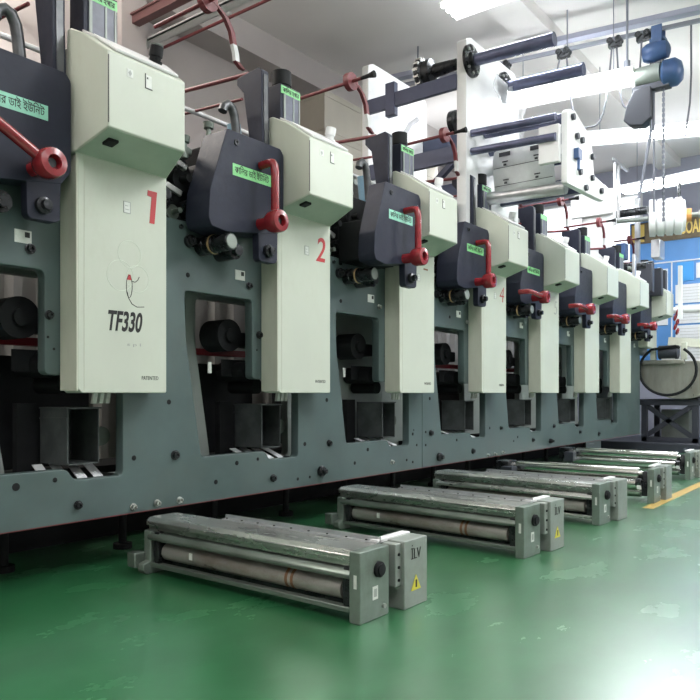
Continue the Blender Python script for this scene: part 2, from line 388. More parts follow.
# ------------------------------------------------------------------ printing unit
TXT = '\u0995\u09be\u09bf\u09b2\u09b0 \u09a1\u09be\u0987 \u0987\u0989\u09bf\u09a8\u099f'
KNOBS = [(50, 163), (277, 221), (420, 256.5), (490, 280.6), (545, 297), (591, 309), (625.7, 319), (653.7, 326)]
def make_unit(i, label, number=None, hang=0, sticker='green_st', knobm='white', small=False, slide=0., short=False):
    global BASE
    BASE = Vector((2.0, YF, .265))
    T = thing('printing_unit', BASE + Vector((i*PITCH, 0, 0)), label, 'printing unit', 'identical printing units along the press')
    C = M['cover']
    # cover panel: front face and bent side
    cv = MB()
    zb = 1.50 if short else .85
    cv.prism(rounded([(1.77, zb+.02), (1.79, zb), (2.247, zb), (2.247, 2.38), (1.77, 2.38)], .008, 2), 'y', 2.845, YF-.002)
    pan = cv.build('cover_panel', C, T, .004)
    MB().prism([(2.842, zb+.01), (YF-.003, zb+.01), (YF-.003, 1.72), (2.96, 1.80), (2.845, 1.90)], 'x', 1.762, 1.7705).build('cover_side', M['cover_side'], pan, .002)
    MB().box(1.80, 1.8015, 2.8435, 2.845, zb+.01, 1.90).build('panel_crease', M['cover_side'], pan)
    # head
    z0, z1, z2 = 1.948, 2.265, 2.42
    prof = [(2.90, 1.895), (2.84, 1.895), (2.59, z0), (2.59, z1), (2.77, 2.39), (2.87, 2.44), (2.90, 2.44)]
    hd = MB()
    def xr(y): return 2.15 + .097*(y-2.59)/.25 if y < 2.84 else 2.247
    A = [hd.v((1.75, y, z)) for y, z in prof]; B = [hd.v((xr(y), y, z)) for y, z in prof]
    hd.bm.faces.new(A); hd.bm.faces.new(B[::-1])
    for k in range(len(prof)): hd.bm.faces.new((A[k], B[k], B[(k+1) % len(prof)], A[(k+1) % len(prof)]))
    head = hd.build('cover_head', C, T, .007, 3)
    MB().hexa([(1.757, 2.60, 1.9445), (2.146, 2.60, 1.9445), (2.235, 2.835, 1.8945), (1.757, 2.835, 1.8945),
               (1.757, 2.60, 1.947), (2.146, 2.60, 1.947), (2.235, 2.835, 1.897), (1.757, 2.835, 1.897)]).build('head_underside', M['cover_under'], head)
    MB().box(1.7485, 1.7525, 2.5885, 2.591, 1.965, 2.245).build('seam', M['ink'], head)
    MB().hexa([(1.80, 2.66, 1.92), (1.85, 2.66, 1.92), (1.85, 2.71, 1.91), (1.80, 2.71, 1.91),
               (1.80, 2.66, 1.936), (1.85, 2.66, 1.936), (1.85, 2.71, 1.925), (1.80, 2.71, 1.925)]).build('latch', M['black'], head, .003)
    # lid plate following the sloping top
    lid = MB().hexa([(1.80, 2.615, 2.286), (2.13, 2.615, 2.286), (2.19, 2.775, 2.396), (1.80, 2.775, 2.396),
                     (1.80, 2.610, 2.296), (2.13, 2.610, 2.296), (2.19, 2.772, 2.406), (1.80, 2.772, 2.406)])
    lid.hexa([(1.80, 2.775, 2.394), (2.19, 2.775, 2.394), (2.21, 2.86, 2.440), (1.80, 2.86, 2.440),
              (1.80, 2.773, 2.404), (2.19, 2.773, 2.404), (2.21, 2.858, 2.450), (1.80, 2.858, 2.450)])
    lid.build('lid', M['white'], head, .002)
    kb = MB().lathe((2.08, 2.72, 2.36), (0, -.25, 1), [(0, .034), (.012, .034), (.014, .026), (.03, .026), (.032, .031), (.072, .031), (.078, .028), (.079, 0)], 20)
    kn = kb.build('knob', M[knobm], head)
    if knobm == 'black':
        MB().lathe((2.08, 2.72-.0195, 2.36+.0775), (0, -.25, 1), [(0, .029), (.004, .029), (.005, 0)], 20).build('knob_cap', M['boxgrey'], head)
    if not small:
        MB().box(1.840, 1.870, 2.5885, 2.5905, 2.185, 2.22).build('sticker', M['white_st'], head)
        MB().prism([(1.855, 2.216), (1.864, 2.203), (1.855, 2.190), (1.846, 2.203)], 'y', 2.5878, 2.589).build('warning_diamond', M['grey_st'], head)
        MB().box(1.935, 1.965, 2.5885, 2.5905, 2.17, 2.225).build('sticker', M['white_st'], head)
        MB().box(1.931, 1.935, 2.588, 2.5905, 2.17, 2.23).box(1.931, 1.969, 2.588, 2.5905, 2.166, 2.170).box(1.94, 1.947, 2.588, 2.5905, 2.208, 2.216).build('sticker_print', M['ink'], head)
        MB().box(2.005, 2.037, 2.8435, 2.8452, 1.685, 1.733).build('sticker', M['white_st'], pan)
        MB().box(2.002, 2.005, 2.843, 2.8452, 1.683, 1.735).box(2.002, 2.040, 2.843, 2.8452, 1.733, 1.736).box(2.002, 2.040, 2.843, 2.8452, 1.682, 1.685).box(2.037, 2.040, 2.843, 2.8452, 1.682, 1.735).box(2.010, 2.032, 2.843, 2.8452, 1.698, 1.701).box(2.010, 2.025, 2.843, 2.8452, 1.715, 1.718).build('sticker_print', M['grey_st'], pan)
        text('patented_text', 'PATENTED', .026, (2.15, 2.8448, .92), M['ink'], pan, width=.095)
    if number:
        if number == '1':
            o = MB().prism([(2.136, 1.815), (2.190, 1.815), (2.175, 1.660), (2.146, 1.660), (2.158, 1.786), (2.134, 1.789)], 'y', 2.8435, 2.8452)
            o.build('number_one', M['rednum'], pan)
        elif number == '-':
            MB().box(2.09, 2.15, 2.8435, 2.8452, 1.775, 1.787).build('brown_mark', M['rust'], pan)
        else:
            text('number_' + {'2': 'two', '4': 'four', '5': 'five'}[number], number, .21, (2.15, 2.8446, 1.725), M['rednum'] if number != '5' else M['grey_st'], pan, width=.088, bold=.002 if number == '2' else -.003, shear=.15)
    if i == 0:   # model lettering and the rings
        text('model_lettering', 'TF330', .125, (2.005, 2.8446, 1.175), M['ink'], pan, shear=.25, width=.185, bold=.0035)
        g = MB()
        for cx, cz, r in ((2.035, 1.495, .062), (1.985, 1.39, .07), (2.08, 1.385, .062)):
            g.torus((cx, 2.8447, cz), (0, 1, 0), r, .0011, 40)
        g.build('ring_emblem', M['faint'], pan)
        g = MB()
        g.tube([(2.033+.016*math.cos(t*.35), 2.844, 1.345+.052*math.sin(t*.35)) for t in range(18)], .0014, 6, True)
        g.tube([(2.045, 2.844, 1.372), (2.065, 2.844, 1.368), (2.08, 2.844, 1.38), (2.088, 2.844, 1.395)], .0016, 6)
        g.tube([(2.021, 2.844, 1.32), (2.03, 2.844, 1.29), (2.048, 2.844, 1.265), (2.075, 2.844, 1.253), (2.115, 2.844, 1.257)], .0016, 6)
        g.build('emblem_line', M['ink'], pan)
        MB().prism([(2.020, 1.375), (2.046, 1.375), (2.040, 1.400), (2.028, 1.400)], 'y', 2.8435, 2.845).build('emblem_dot', M['rednum'], pan)
        text('small_lettering', 's p l', .02, (2.06, 2.8447, 1.075), M['grey_st'], pan, width=.075)
    # dark side housing
    hp = [(1.18, 1.74), (1.19, 1.88), (1.305, 2.222), (1.71, 2.222), (1.735, 2.19), (1.735, 1.80), (1.69, 1.74), (1.30, 1.685), (1.20, 1.70)]
    hs = MB().prism(rounded(hp, .012, 3), 'y', 2.75+slide, 2.78 if i == 2 else 2.95).prism(rounded([(1.69, 1.80), (1.685, 1.585), (1.665, 1.57), (1.555, 1.57), (1.54, 1.585), (1.535, 1.80)], .012, 3), 'y', 2.752+slide, 2.80+slide)
    hs = hs.build('side_housing', M['navy'], T, .004)
    MB().lathe((1.37, 2.75+slide, 2.165), (0, -1, 0), [(0, .016), (.006, .016), (.0062, .008), (.002, .007), (.002, 0)], 14).build('bolt', M['blackmet'], hs)
    if i <= 4:
        MB().box(1.344, 1.629, 2.7485+slide, 2.7505+slide, 1.990, 2.052).build('name_sticker', M[sticker], hs)
        text('name_lettering', TXT, .048, (1.486, 2.748+slide, 2.020), M['ink'], hs, width=.255)
    if i == 2: MB().box(1.22, 1.60, 2.78, YF-.002, 1.72, 1.98).build('housing_mount', M['black'], T, .008)
    # lower ear boss
    MB().lathe((1.605, 2.75+slide, 1.63), (0, -1, 0), [(0, .035), (.02, .035), (.024, .022), (.045, .020), (.046, 0)], 18).build('boss', M['blackmet'], hs)
    # handle
    hy = 2.62+slide
    hx, hz = ZX(*KNOBS[i], hy); hx -= i*PITCH
    ca, sa = math.cos(R(hang)), math.sin(R(hang))
    def hpnt(u, v, y): return (hx + u*ca - v*sa, y, hz + u*sa + v*ca)
    hd = MB()
    hd.lathe((hx, 2.75+slide, hz), (0, -1, 0), [(0, .034), (.07, .034), (.071, .0)], 20)
    hd.lathe((hx, 2.68+slide, hz), (0, -1, 0), [(0, .040), (.01, .056), (.03, .062), (.075, .062), (.088, .056), (.092, .030), (.085, .026), (.06, .024), (.06, 0)], 28)
    Lh = .315
    hd.tube([hpnt(0, .04, hy+.02), hpnt(0, .12, hy+.02), hpnt(0, Lh-.05, hy+.02), hpnt(0, Lh-.018, hy+.024), hpnt(0, Lh, hy+.035), hpnt(0, Lh+.006, hy+.06), hpnt(0, Lh+.004, hy+.125)], .023, 14)
    han = hd.build('lever_handle', M['red'], T)
    MB().cyl((hx, hy+.002, hz), (hx, hy-.010, hz), .018, 16).build('handle_bolt', M['blackmet'], han)
    # adjusting knob stack
    MB().lathe((1.31, YF, 1.633), (0, -1, 0), [(0, .052), (.05, .052), (.055, .046), (.085, .046), (.09, .05), (.12, .05), (.122, .044), (.23, .044), (.234, .04), (.235, 0)], 28).build('adjusting_knob', M['blackmet'], T)
    MB().lathe((1.31, YF-.098, 1.633), (0, -1, 0), [(0, .0515), (.012, .0515), (.013, 0)], 28).build('bronze_ring', M['tan'], T)
    MB().lathe((1.31, YF-.2345, 1.633), (0, -1, 0), [(0, .037), (.003, .036), (.0032, 0)], 24).build('knob_face', M['boxgrey'], T)
    MB().lathe((1.225, YF, 1.648), (0, -1, 0), [(0, .034), (.02, .034), (.022, .024), (.04, .024), (.041, .010), (.05, .010), (.051, 0)], 18).build('adjusting_screw', M['blackmet'], T)
    MB().lathe((1.435, YF, 1.615), (0, -1, 0), [(0, .045), (.13, .045), (.132, .028), (.16, .028), (.161, 0)], 18).build('pivot_cap', M['blackmet'], T)
    for q in (1.17, 1.24): MB().lathe((q, YF, 1.715), (0, -1, 0), [(0, .012), (.01, .012), (.011, 0)], 12).build('screw', M['blackmet'], T)
    MB().box(1.555, 1.63, YF-.003, YF, 1.49, 1.545).build('frame_sticker', M['white_st'], T)
    MB().box(1.60, 1.622, YF-.004, YF, 1.515, 1.538).build('sticker_print', M['ink'], T)
    # slanted column
    MB().prism([(2.875, 2.20), (2.965, 2.20), (3.03, 2.59), (3.085, 2.65), (3.085, 2.69), (2.91, 2.71), (2.885, 2.69), (2.885, 2.45)], 'x', 1.675, 1.735).build('slanted_column', M['navy'], T, .004)
    MB().prism([(2.876, 2.21), (2.886, 2.45), (2.886, 2.67), (2.880, 2.67), (2.880, 2.45), (2.870, 2.21)], 'x', 1.690, 1.722).build('column_strip', M['hook'], T)
    # ink hopper
    hp = MB().box(1.81, 1.985, 2.865, 2.975, 2.38, 2.655).build('ink_hopper', M['navy'], T, .004)
    MB().box(1.835, 1.975, 2.8615, 2.866, 2.45, 2.60).build('hopper_window', M['acry'], hp, .002)
    MB().box(1.835, 1.850, 2.858, 2.862, 2.45, 2.60).box(1.915, 1.925, 2.858, 2.862, 2.45, 2.60).box(1.965, 1.975, 2.858, 2.862, 2.45, 2.60).build('window_trim', M['boxgrey'], hp)
    MB().box(1.815, 1.98, 2.861, 2.8655, 2.60, 2.645).build('hopper_sticker', M['green_st'], hp)
    if i < 4: text('hopper_lettering', '\u0995\u09be\u09bf\u09b2\u09b0 \u09b9\u09aa\u09be\u09b0', .036, (1.897, 2.860, 2.621), M['ink'], hp, width=.14)
    MB().lathe((1.88, 2.92, 2.655), (0, 0, 1), [(0, .052), (.01, .052), (.012, .058), (.095, .058), (.10, .05), (.101, 0)], 24).build('hopper_cap', M['black'], T)
    # roller train above the frame, between this unit and the one on its left
    for (rx, rz, rr, mm) in ((1.06, 1.86, .075, 'blackmet'), (1.20, 1.97, .06, 'black'), (1.07, 2.06, .055, 'blackmet'), (1.14, 1.79, .04, 'steeld'), (1.26, 1.83, .05, 'blackmet'), (1.40, 2.06, .06, 'black')):
        MB().cyl((rx, 3.0, rz), (rx, 3.7, rz), rr, 24).cyl((rx, 2.94, rz), (rx, 3.0, rz), rr*.35, 14).build('roller', M[mm], T)
    MB().prism([(.99, 1.74), (1.30, 1.74), (1.33, 2.0), (1.25, 2.12), (1.05, 2.14), (.99, 2.0)], 'y', 3.05, 3.09).build('bearing_plate', M['black'], T, .004)
    MB().box(1.0, 2.23, 3.42, 3.95, 1.60, 2.22).build('rear_body', M['black'], T, .01)
    MB().box(1.36, 2.2, YF+.01, 3.40, 1.80, 2.20).build('upper_body', M['black'], T, .01)
    for bx, bz in ((1.10, 2.14), (1.20, 2.08), (1.365, 2.20)):
        MB().lathe((bx, 2.98, bz), (0, 0, 1), [(0, .02), (.02, .02), (.022, .014), (.08, .014), (.082, .026), (.115, .03), (.12, 0)], 16).build('thumb_screw', M['steeld'], T)
    MB().beam((1.03, 2.96, 2.07), (1.19, 2.96, 2.02), .03, .03).beam((1.03, 2.96, 1.92), (1.16, 2.96, 1.88), .02, .03).build('clamp_bar', M['steel'], T, .003)
    MB().beam((1.10, 3.0, 2.16), (1.25, 3.0, 2.12), .04, .04).build('clamp_bracket', M['steeld'], T, .004)
    # hook lever and pale blue canister
    MB().tube([(1.60, 3.0, 2.22), (1.585, 3.0, 2.36), (1.575, 3.0, 2.42), (1.555, 3.0, 2.46), (1.525, 3.0, 2.47), (1.495, 3.0, 2.45), (1.485, 3.0, 2.42)], .026, 10).build('hook_lever', M['hook'], T)
    if i > 0: MB().cyl((1.70, 3.10, 2.16), (1.665, 3.10, 2.42), .04, 16).build('blue_canister', M['ltblue'], T)
    MB().cyl((1.625, 2.99, 2.53), (1.625, 3.50, 2.565), .009, 10).build('thin_rod', M['maroon'], T)
    # inside the openings
    if not short:
        MB().cyl((1.67, 3.14, 1.19), (1.67, 3.30, 1.19), .095, 28).cyl((1.67, 3.12, 1.19), (1.67, 3.14, 1.19), .04, 20).build('drive_wheel', M['black'], T)
        MB().box(1.60, 1.95, 3.20, 3.30, 1.13, 1.22).build('drive_arm', M['black'], T, .01)
        MB().box(1.55, 2.3, 3.58, 3.90, .46, 1.04).build('gear_case', M['black'], T, .01)
        MB().cyl((1.88, 3.12, .89), (1.88, 3.34, .89), .045, 18).build('guide_roller', M['black'], T)
        MB().cyl((1.80, 3.10, .98), (1.80, 3.34, .98), .06, 18).build('web_roller', M['black'], T)
        MB().box(1.54, 1.565, 3.18, 3.186, .965, 1.03).build('white_tag', M['white_st'], T)
        MB().box(1.66, 1.95, 3.20, 3.204, .95, 1.05).build('dark_guard', M['black'], T)
        dx0, dx1, dy0, dy1, dz0, dz1 = 1.843, 2.01, 3.05, 3.283, .515, .775
        db = MB().box(dx0, dx0+.008, dy0, dy1, dz0, dz1).box(dx1-.006, dx1, dy0, dy1, dz0, dz1).box(dx0, dx1, dy0, dy1, dz0, dz0+.006).box(dx0, dx1, dy1-.006, dy1, dz0, dz1)
        db.box(dx0-.006, dx1+.01, dy0-.004, dy1, dz1, dz1+.008).box(dx0-.004, dx0+.002, dy0, dy1, dz1-.05, dz1-.04)
        db.build('drip_box', M['dim'], T)
        MB().box(1.74, 1.84, 3.30, 3.345, .46, .80).build('dark_guard', M['black'], T)
        MB().lathe((2.06, 3.10, .64), (0, 1, 0), [(0, .045)]+[(.01+.01*k, .045+.004*(k % 2)) for k in range(20)]+[(.22, .045)], 22).build('ribbed_roller', M['steeld'], T)
        for k in range(3): MB().hexa([(1.97+k*.035, 3.04, .80), (1.99+k*.035, 3.04, .80), (1.99+k*.035, 3.06, .80), (1.97+k*.035, 3.06, .80), (1.98+k*.035, 3.04, .86), (2.0+k*.035, 3.04, .86), (2.0+k*.035, 3.06, .86), (1.98+k*.035, 3.06, .86)]).build('web_strip', M['white_st'], T)
        for k in range(4):
            x = 1.72+k*.085
            MB().hexa([(x, 3.04, .452), (x+.05, 3.04, .452), (x+.13, 3.28, .505), (x+.08, 3.28, .505),
                (x, 3.04, .456), (x+.05, 3.04, .456), (x+.13, 3.28, .509), (x+.08, 3.28, .509)]).build('web_strip', M['paper'], T)
        MB().box(1.25, 2.15, YF+.062, 3.355, .40, .448).build('tray_floor', M['black'], T)
    else:
        MB().box(1.20, 2.25, YF+.003, YF+.05, 1.40, 1.85).build('mounting_plate', M['frame'], T, .004)
    # overhead: feed rod, hose hub, rod and striped hose
    MB().cyl((1.69, 3.0, 2.70), (1.69, 3.75, 2.76), .013, 12).build('feed_rod', M['maroon'], T)
    if i > 0:
        X = 1.35
        MB().cyl((X, 2.82, 2.965), (X, 3.42, 2.965), .012, 12).build('hose_rod', M['maroon'], T)
        MB().lathe((X, 2.88, 2.965), (0, -1, 0), [(0, .012), (.06, .014), (.11, .024), (.115, 0)], 14).build('rod_tip', M['black'], T)
        MB().cyl((X, 2.95, 2.965), (X, 2.99, 2.965), .06, 24).build('hose_hub', M['maroon'], T)
        pts = [(X, 2.96, 2.965), (X+.05, 2.96, 2.96), (X+.12, 2.96, 2.92), (X+.17, 2.965, 2.86), (X+.19, 2.97, 2.80), (X+.21, 2.975, 2.76), (X+.22, 2.98, 2.72), (X+.27, 2.985, 2.695)]
        def band(a, b, nm, mm):
            q = MB(); vs = []
            for p in pts[a:b+1]:
                p = Vector(p); vs.append([q.v(p+Vector((dx, dy, 0))) for dx, dy in ((-.016, -.012), (.016, -.012), (.016, .012), (-.016, .012))])
            for A, B in zip(vs, vs[1:]):
                for k in range(4): q.bm.faces.new((A[k], A[(k+1) % 4], B[(k+1) % 4], B[k]))
            q.bm.faces.new(vs[0][::-1]); q.bm.faces.new(vs[-1]); q.build(nm, mm, T)
        band(0, 4, 'hose', M['maroon']); band(4, 6, 'white_hose_band', M['white']); band(6, 7, 'hose_end', M['maroon'])
    return T

make_unit(0, 'nearest printing unit, cover with red number 1 and black model lettering', '1', 62, 'teal_st', 'black', slide=.09)
make_unit(1, 'printing unit with red number 2 on its cream cover', '2', 0, 'green_st', 'white', slide=.02)
make_unit(2, 'third printing unit, between the one numbered 2 and the one numbered 4', '-', 0, 'teal_st', 'white', slide=-.10)
make_unit(3, 'fourth printing unit, thin red 4 on cover, upright red lever', '4', 0, 'green_st', 'white', slide=.01)
make_unit(4, 'fifth printing unit, faint 5 on cover, lever lying sideways', '5', 86, 'green_st', 'white', True, .05)
make_unit(5, 'sixth printing unit, third from the far end of the press', None, 88, 'green_st', 'white', True)
make_unit(6, 'seventh printing unit, second from the far end of the press', None, 88, 'green_st', 'white', True)
make_unit(7, 'eighth and farthest printing unit, at the right end of the press', None, 90, 'green_st', 'white', True, .03, True)

# ------------------------------------------------------------------ cassettes on the floor
def cassette_common(T, bright):
    S = M['steel'] if bright else M['steeld']
    fp = MB().box(2.11, 2.297, 1.567, 1.618, 0.0, .265).build('end_plate', M['plate'], T, .004)
    MB().lathe((2.225, 1.567, .185), (0, -1, 0), [(0, .03), (.012, .03), (.014, .022), (.02, .022), (.021, 0)], 20).build('round_cap', M['black'], fp)
    MB().box(2.188, 2.222, 1.5655, 1.5675, .075, .125).build('plate_sticker', M['white_st'], fp)
    MB().box(2.196, 2.214, 1.565, 1.566, .085, .115).build('sticker_print', M['grey_st'], fp)
    MB().box(2.1085, 2.111, 1.583, 1.596, .13, .18).build('slot', M['white_st'], fp)
    MB().lathe((2.26, 1.567, .04), (0, -1, 0), [(0, .009), (.008, .009), (.009, 0)], 12).build('screw', M['steel'], fp)
    MB().prism([(2.10, .0), (2.20, .0), (2.20, .03), (2.18, .06), (2.18, .2), (2.12, .2), (2.12, .06), (2.08, .05), (2.08, .02)], 'y', 2.80, 2.85).build('end_bracket', M['plate'], T, .004)
    MB().box(2.06, 2.12, 2.84, 2.90, .03, .10).build('foot_block', M['steeld'], T, .006)
    bx = MB().box(2.364, 2.535, 1.54, 1.66, .0, .268).build('control_box', M['boxgrey'], T, .004)
    MB().box(2.325, 2.364, 1.555, 1.62, .095, .262).build('side_box', M['boxgrey'], T, .004)
    for z in (.12, .17, .22): MB().lathe((2.345, 1.555, z), (0, -1, 0), [(0, .006), (.005, .006), (.006, 0)], 10).build('screw', M['black'], bx)
    MB().box(2.30, 2.53, 1.62, 1.66, .262, .275).build('top_lip', M['white'], bx, .002)
    return bx

def make_cassette_a(loc, label, bright, mark, rot=0):
    global BASE
    BASE = Vector((2.11, 1.567, 0))
    T = thing('print_cassette', BASE, label, 'machine cassette', 'roller cassettes lying on the floor')
    bx = cassette_common(T, bright)
    S = M['steel'] if bright else M['steeld']
    top = MB().prism([(2.125, .225), (2.125, .245), (2.145, .262), (2.30, .262), (2.32, .24), (2.32, .20), (2.14, .20), (2.14, .225)], 'y', 1.62, 2.84).build('top_beam', M['steel'], T, .003)
    MB().prism([(2.29, .262), (2.32, .262), (2.32, .285), (2.315, .285), (2.312, .268), (2.29, .268)], 'y', 1.62, 2.50).build('top_rail', M['silver'], T)
    for k in range(9): MB().cyl((2.303, 1.68+k*.1, .264), (2.303, 1.68+k*.1, .272), .005, 8).build('rivet', M['blackmet'], top)
    MB().prism([(2.112, .165), (2.112, .175), (2.128, .195), (2.20, .195), (2.20, .155), (2.125, .155)], 'y', 1.62, 2.82).build('lower_beam', S, T, .003)
    ro = MB().cyl((2.175, 1.68, .105), (2.175, 2.74, .105), .040, 32).cyl((2.175, 1.62, .105), (2.175, 2.80, .105), .018, 16).build('roller', M['rubber'], T)
    for y in (1.92, 1.95): MB().cyl((2.175, y, .105), (2.175, y+.014, .105), .0412, 32).build('brown_band', M['rust'], ro)
    MB().box(2.13, 2.134, 2.52, 2.54, .10, .13).build('white_tag', M['white_st'], ro)
    MB().box(2.115, 2.15, 1.62, 2.80, .035, .055).build('bottom_rail', S, T, .003)
    MB().box(2.20, 2.33, 1.62, 2.82, .03, .20).build('inner_body', M['blackmet'], T, .003)
    for y0 in (1.622, 2.745):
        MB().prism([(2.125, .05), (2.21, .05), (2.22, .1), (2.21, .20), (2.125, .20), (2.118, .13)], 'y', y0, y0+.035).build('bearing_block', M['blackmet'], T, .004)
    if mark:
        text('box_lettering', '\u0130LV', .062, (2.447, 1.5385, .208), M['ink'], bx, width=.07, bold=-.001)
        g = MB().prism([(2.412, .065), (2.482, .065), (2.447, .125)], 'y', 1.5375, 1.5395).build('warning_sign', M['yellow'], bx)
        MB().prism([(2.442, .075), (2.452, .075), (2.452, .105), (2.442, .105)], 'y', 1.5365, 1.5377).build('warning_mark', M['ink'], bx)
    T.location = loc; T.rotation_euler = (0, 0, R(rot)); return T

def make_cassette_b(loc, label):
    global BASE
    BASE = Vector((2.11, 1.567, 0))
    T = thing('roller_cassette', BASE, label, 'machine cassette', 'roller cassettes lying on the floor')
    cassette_common(T, True)
    MB().box(2.30, 2.33, 1.62, 2.82, .05, .2).build('inner_body', M['blackmet'], T, .003)
    for (x, z, r, y1, nm) in ((2.21, .215, .048, 2.72, 'upper_roller'), (2.165, .135, .04, 2.74, 'middle_roller'), (2.25, .07, .045, 2.70, 'lower_roller')):
        MB().cyl((x, 1.70, z), (x, y1, z), r, 36).cyl((x, 1.62, z), (x, 2.80, z), r*.45, 16).build(nm, M['polished'], T)
    MB().prism([(2.13, .05), (2.30, .05), (2.30, .24), (2.15, .24), (2.12, .13)], 'y', 1.622, 1.665).build('bearing_block', M['blackmet'], T, .005)
    MB().cyl((2.15, 1.668, .15), (2.15, 1.71, .15), .035, 20).build('gear', M['blackmet'], T)
    MB().box(2.12, 2.15, 1.668, 1.70, .10, .15).build('white_clip', M['white'], T, .004)
    MB().box(2.08, 2.26, 2.76, 2.88, .14, .26).build('end_motor', M['blackmet'], T, .006)
    MB().box(2.03, 2.13, 2.70, 2.80, .12, .22).build('end_case', M['basedark'], T, .005)
    T.location = loc; return T

make_cassette_a((2.11, 1.567, 0), 'nearest steel cassette on the green floor, end box with black letters and yellow triangle', False, True)
make_cassette_a((3.462, 1.528, 0), 'second steel cassette from the front, worn brown roller, lettered end box', False, True, -3)
make_cassette_a((4.63, 1.53, 0), 'middle steel cassette with bright top beams, third of five', True, False, -3)
make_cassette_b((5.80, 1.50, 0), 'cassette of stacked polished rollers, fourth of five, where the yellow line starts')
make_cassette_b((7.60, 1.63, 0), 'farthest cassette of polished rollers, cut by the right edge')

# ------------------------------------------------------------------ unwind stand on top of the press
BASE = Vector((5.42, 3.0, 1.95))
T = thing('unwind_stand', BASE, 'tall white two-plate unwind stand with blue-black cantilevered rollers above the press', 'unwinding stand')
plate('front_plate', rounded([(5.42, 1.95), (6.46, 1.95), (6.46, 3.80), (6.38, 3.88), (5.50, 3.88), (5.42, 3.84)], .02), [], 2.91, 3.0, M['white'], T)
plate('rear_plate', rounded([(5.42, 1.98), (6.46, 1.98), (6.46, 3.86), (6.38, 3.94), (5.50, 3.94), (5.42, 3.90)], .02), [], 3.93, 4.0, M['white'], T)
for (x, z, hh) in ((5.42, 3.50, .13), (6.40, 3.40, .13), (5.45, 2.90, .14), (6.40, 2.9, .12)):
    MB().box(x-.02, x+.02, 3.0, 3.93, z-hh/2, z+hh/2).build('cross_beam', M['beam'], T, .004)
MB().beam((5.9, 3.05, 3.2), (5.9, 3.6, 2.75), .06, .05).build('dancer_arm', M['beam'], T)
MB().box(5.39, 5.45, 3.62, 3.72, 3.36, 3.66).build('bracket', M['beam'], T, .004)
for (x, z) in ((5.487, 3.67), (6.147, 3.67)):
    MB().cyl((x, 2.86, z), (x, 2.18, z-.03), .052, 32).cyl((x, 2.18, z-.03), (x, 2.165, z-.03), .056, 32).build('mandrel', M['navyrod'], T)
    MB().lathe((x, 2.91, z), (0, -1, 0), [(0, .135), (.025, .135), (.027, .08), (.06, .075), (.062, .0)], 32).build('flange', M['blackmet'], T)
    for k in range(8):
        a = k*math.pi/4; MB().cyl((x+.105*math.cos(a), 2.885, z+.105*math.sin(a)), (x+.105*math.cos(a), 2.872, z+.105*math.sin(a)), .014, 8).build('bolt', M['steel'], T)
MB().lathe((5.50, 3.42, 3.69), (0, -1, 0), [(0, .12), (.02, .14), (.05, .14), (.07, .11), (.14, .11), (.16, .06), (.42, .045), (.43, 0)], 24).build('brake_chuck', M['blackmet'], T)
g = MB()
for k in range(14):
    a = k*2*math.pi/14; g.box(5.5+.13*math.cos(a)-.012, 5.5+.13*math.cos(a)+.012, 3.36, 3.41, 3.69+.13*math.sin(a)-.012, 3.69+.13*math.sin(a)+.012)
g.build('chuck_teeth', M['steel'], T)
for (x, z, y0, r) in ((5.50, 3.06, 2.9, .032), (5.50, 2.905, 2.9, .032), (5.75, 3.13, 2.9, .045), (5.85, 3.0, 2.9, .045), (5.95, 2.86, 2.9, .045)):
    MB().cyl((x, y0, z), (x, 2.16, z-.03), r, 24).build('guide_roller', M['navyrod'], T)
op = plate('outer_plate', rounded([(5.56, 2.51), (5.56, 3.08), (5.60, 3.11), (5.74, 3.13), (6.0, 3.05), (6.14, 2.94), (6.18, 2.72), (6.45, 2.70), (6.45, 2.55), (6.05, 2.53)][::-1], .02), [], 2.09, 2.14, M['white'], T)
for (x, z) in ((5.66, 3.06), (5.75, 2.93), (5.87, 2.93), (5.83, 2.66), (6.12, 2.86), (6.12, 2.68), (5.96, 2.56), (6.35, 2.62)):
    MB().cyl((x, 2.09, z), (x, 2.065, z), .026, 16).build('plate_bolt', M['basedark'], op)
MB().box(5.70, 5.78, 2.05, 2.09, 2.74, 2.82).beam((5.74, 2.06, 2.78), (5.70, 2.05, 2.64), .02, .02).build('latch', M['blue'], op)
MB().box(5.51, 5.56, 2.14, 2.31, 2.68, 2.98).build('white_case', M['white'], T, .006)
for z, x in ((2.60, 6.1), (2.60, 5.9)): MB().box(x-.03, x+.03, 2.13, 2.93, z-.04, z+.04).build('support_arm', M['beam'], T, .004)
MB().cyl((5.74, 2.17, 2.53), (5.74, 2.9, 2.55), .055, 28).build('silver_roller', M['silver'], T)
# printed label web curving down to the silver roller
web = MB(); rows = []
path = [(5.90, 2.99), (5.76, 2.965), (5.68, 2.92), (5.655, 2.84), (5.655, 2.76), (5.67, 2.68), (5.69, 2.60), (5.70, 2.56)]
rows = [[web.v((x, y, z)) for y in (2.24, 2.78)] for x, z in path]
for A, B in zip(rows, rows[1:]): web.bm.faces.new((A[0], A[1], B[1], B[0]))
webo = web.build('label_web', M['paper'], T)
md = webo.modifiers.new('Solid', 'SOLIDIFY'); md.thickness = .003
for r_, (x, z, dx) in enumerate(((5.652, 2.84, 0), (5.668, 2.69, 0))):
    for y in (2.34, 2.62):
        MB().box(x-.003, x+.002, y, y+.10, z+.02, z+.055).box(x-.003, x+.002, y+.02, y+.07, z-.03, z-.022).box(x-.003, x+.002, y+.035, y+.06, z-.06, z-.045).build('label_print', M['basedark'], webo)
    MB().box(x-.003, x+.0, 2.25, 2.77, z-.075, z-.071).build('label_line', M['basedark'], webo)
